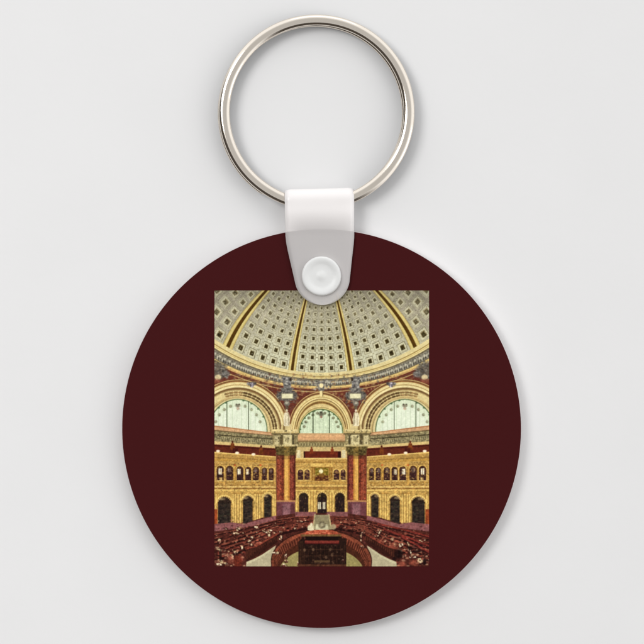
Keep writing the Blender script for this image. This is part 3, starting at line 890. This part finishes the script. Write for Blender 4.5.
for py, y, z, nrm in rows:
    Lx, Rx = edges(py)
    ro, ri = [], []
    for j in range(NJ+1):
        x = P(Lx+(Rx-Lx)*j/NJ, py, ZF).x
        tilt = (j/NJ-.5)*.025*max(0, 1-max(0, (py-189))/60)
        eb = .35 if j in (0, NJ) else 1.
        p = Vector((x, y+tilt, z)); nv = Vector(nrm)
        ro.append(bm.verts.new(p+nv*TH/2*eb-loc)); ri.append(bm.verts.new(p-nv*TH/2*eb-loc))
    outer.append(ro); inner.append(ri)
for A, flip in ((outer, 0), (inner, 1)):
    for r0, r1 in zip(A, A[1:]):
        for j in range(NJ):
            bm.faces.new((r0[j], r0[j+1], r1[j+1], r1[j]))
for j in (0, NJ):
    for i in range(len(rows)-1):
        bm.faces.new((outer[i][j], outer[i+1][j], inner[i+1][j], inner[i][j]))
for i in (0, len(rows)-1):
    for j in range(NJ):
        bm.faces.new((outer[i][j], outer[i][j+1], inner[i][j+1], inner[i][j]))
m_strap, nt, b = mat('milky_plastic', STRAPCOL, .3, .5)
out = nt.nodes['Material Output']
tr = nt.nodes.new('ShaderNodeBsdfTransparent'); tl = nt.nodes.new('ShaderNodeBsdfTranslucent'); tl.inputs['Color'].default_value = (*STRAPCOL, 1)
m1 = nt.nodes.new('ShaderNodeMixShader'); m1.inputs[0].default_value = STRAP_TL
m2 = nt.nodes.new('ShaderNodeMixShader'); m2.inputs[0].default_value = STRAP_A
lw = nt.nodes.new('ShaderNodeFresnel'); lw.inputs['IOR'].default_value = 1.5
ma = nt.nodes.new('ShaderNodeMath'); ma.operation = 'MULTIPLY_ADD'; ma.use_clamp = True
ma.inputs[1].default_value = 1.5
# opacity is raised towards the fold, so the strap is milkier there
tcs = nt.nodes.new('ShaderNodeTexCoord'); sps = nt.nodes.new('ShaderNodeSeparateXYZ'); mrs = nt.nodes.new('ShaderNodeMapRange')
nt.links.new(tcs.outputs['Object'], sps.inputs[0]); nt.links.new(sps.outputs[1], mrs.inputs[0])
mrs.interpolation_type = 'SMOOTHSTEP'; mrs.inputs[1].default_value = .66; mrs.inputs[2].default_value = 1.02; mrs.inputs[3].default_value = STRAP_A-.06; mrs.inputs[4].default_value = STRAP_A+.34
nt.links.new(mrs.outputs[0], ma.inputs[2])
nt.links.new(lw.outputs[0], ma.inputs[0]); nt.links.new(ma.outputs[0], m2.inputs[0])
nt.links.new(b.outputs[0], m1.inputs[1]); nt.links.new(tl.outputs[0], m1.inputs[2])
nt.links.new(tr.outputs[0], m2.inputs[1]); nt.links.new(m1.outputs[0], m2.inputs[2])
nt.links.new(m2.outputs[0], out.inputs['Surface'])
bump(nt, b, 5, .12, .02, 2)
m_in = m_strap.copy(); m_in.name = 'milky_plastic_inside'
for n in m_in.node_tree.nodes:
    if n.type == 'MIX_SHADER' and n.inputs[1].links[0].from_node.type == 'BSDF_TRANSPARENT':
        m_in.node_tree.links.remove(n.inputs[0].links[0]); n.inputs[0].default_value = .06
band = obj('strap_band', bm, m_strap, strap)
band.data.materials.append(m_in)
nin = (len(rows)-1)*NJ
nfr = len([r for r in rows if r[3][2] > 0])-1
for i in range(nin):                                  # one milky face per layer, the other nearly clear
    front = i//NJ < nfr
    band.data.polygons[i+nin if front else i].material_index = 1

m_snap, nt, b = mat('white_snap_plastic', SNAPCOL, .35, .4)
b.inputs['Subsurface Weight'].default_value = .25; b.inputs['Subsurface Radius'].default_value = (.12, .12, .12)
zs = ZF+TH/2+.002
R = 19.6*K
prof = [(R*.97, zs), (R, zs+.010), (R*.99, zs+.030), (R*.96, zs+.043), (R*.91, zs+.048), (R*.82, zs+.047), (R*.72, zs+.040), (R*.64, zs+.032), (R*.58, zs+.028),
        (R*.50, zs+.026), (R*.32, zs+.026), (R*.24, zs+.029), (R*.15, zs+.037), (R*.07, zs+.041), (0, zs+.042)]
bm = lathe(prof, 96)
p = P(321.4, 276, zs+.04)-strap.location
bmesh.ops.translate(bm, verts=bm.verts, vec=(p.x, p.y, 0))
obj('snap_button', bm, m_snap, strap)
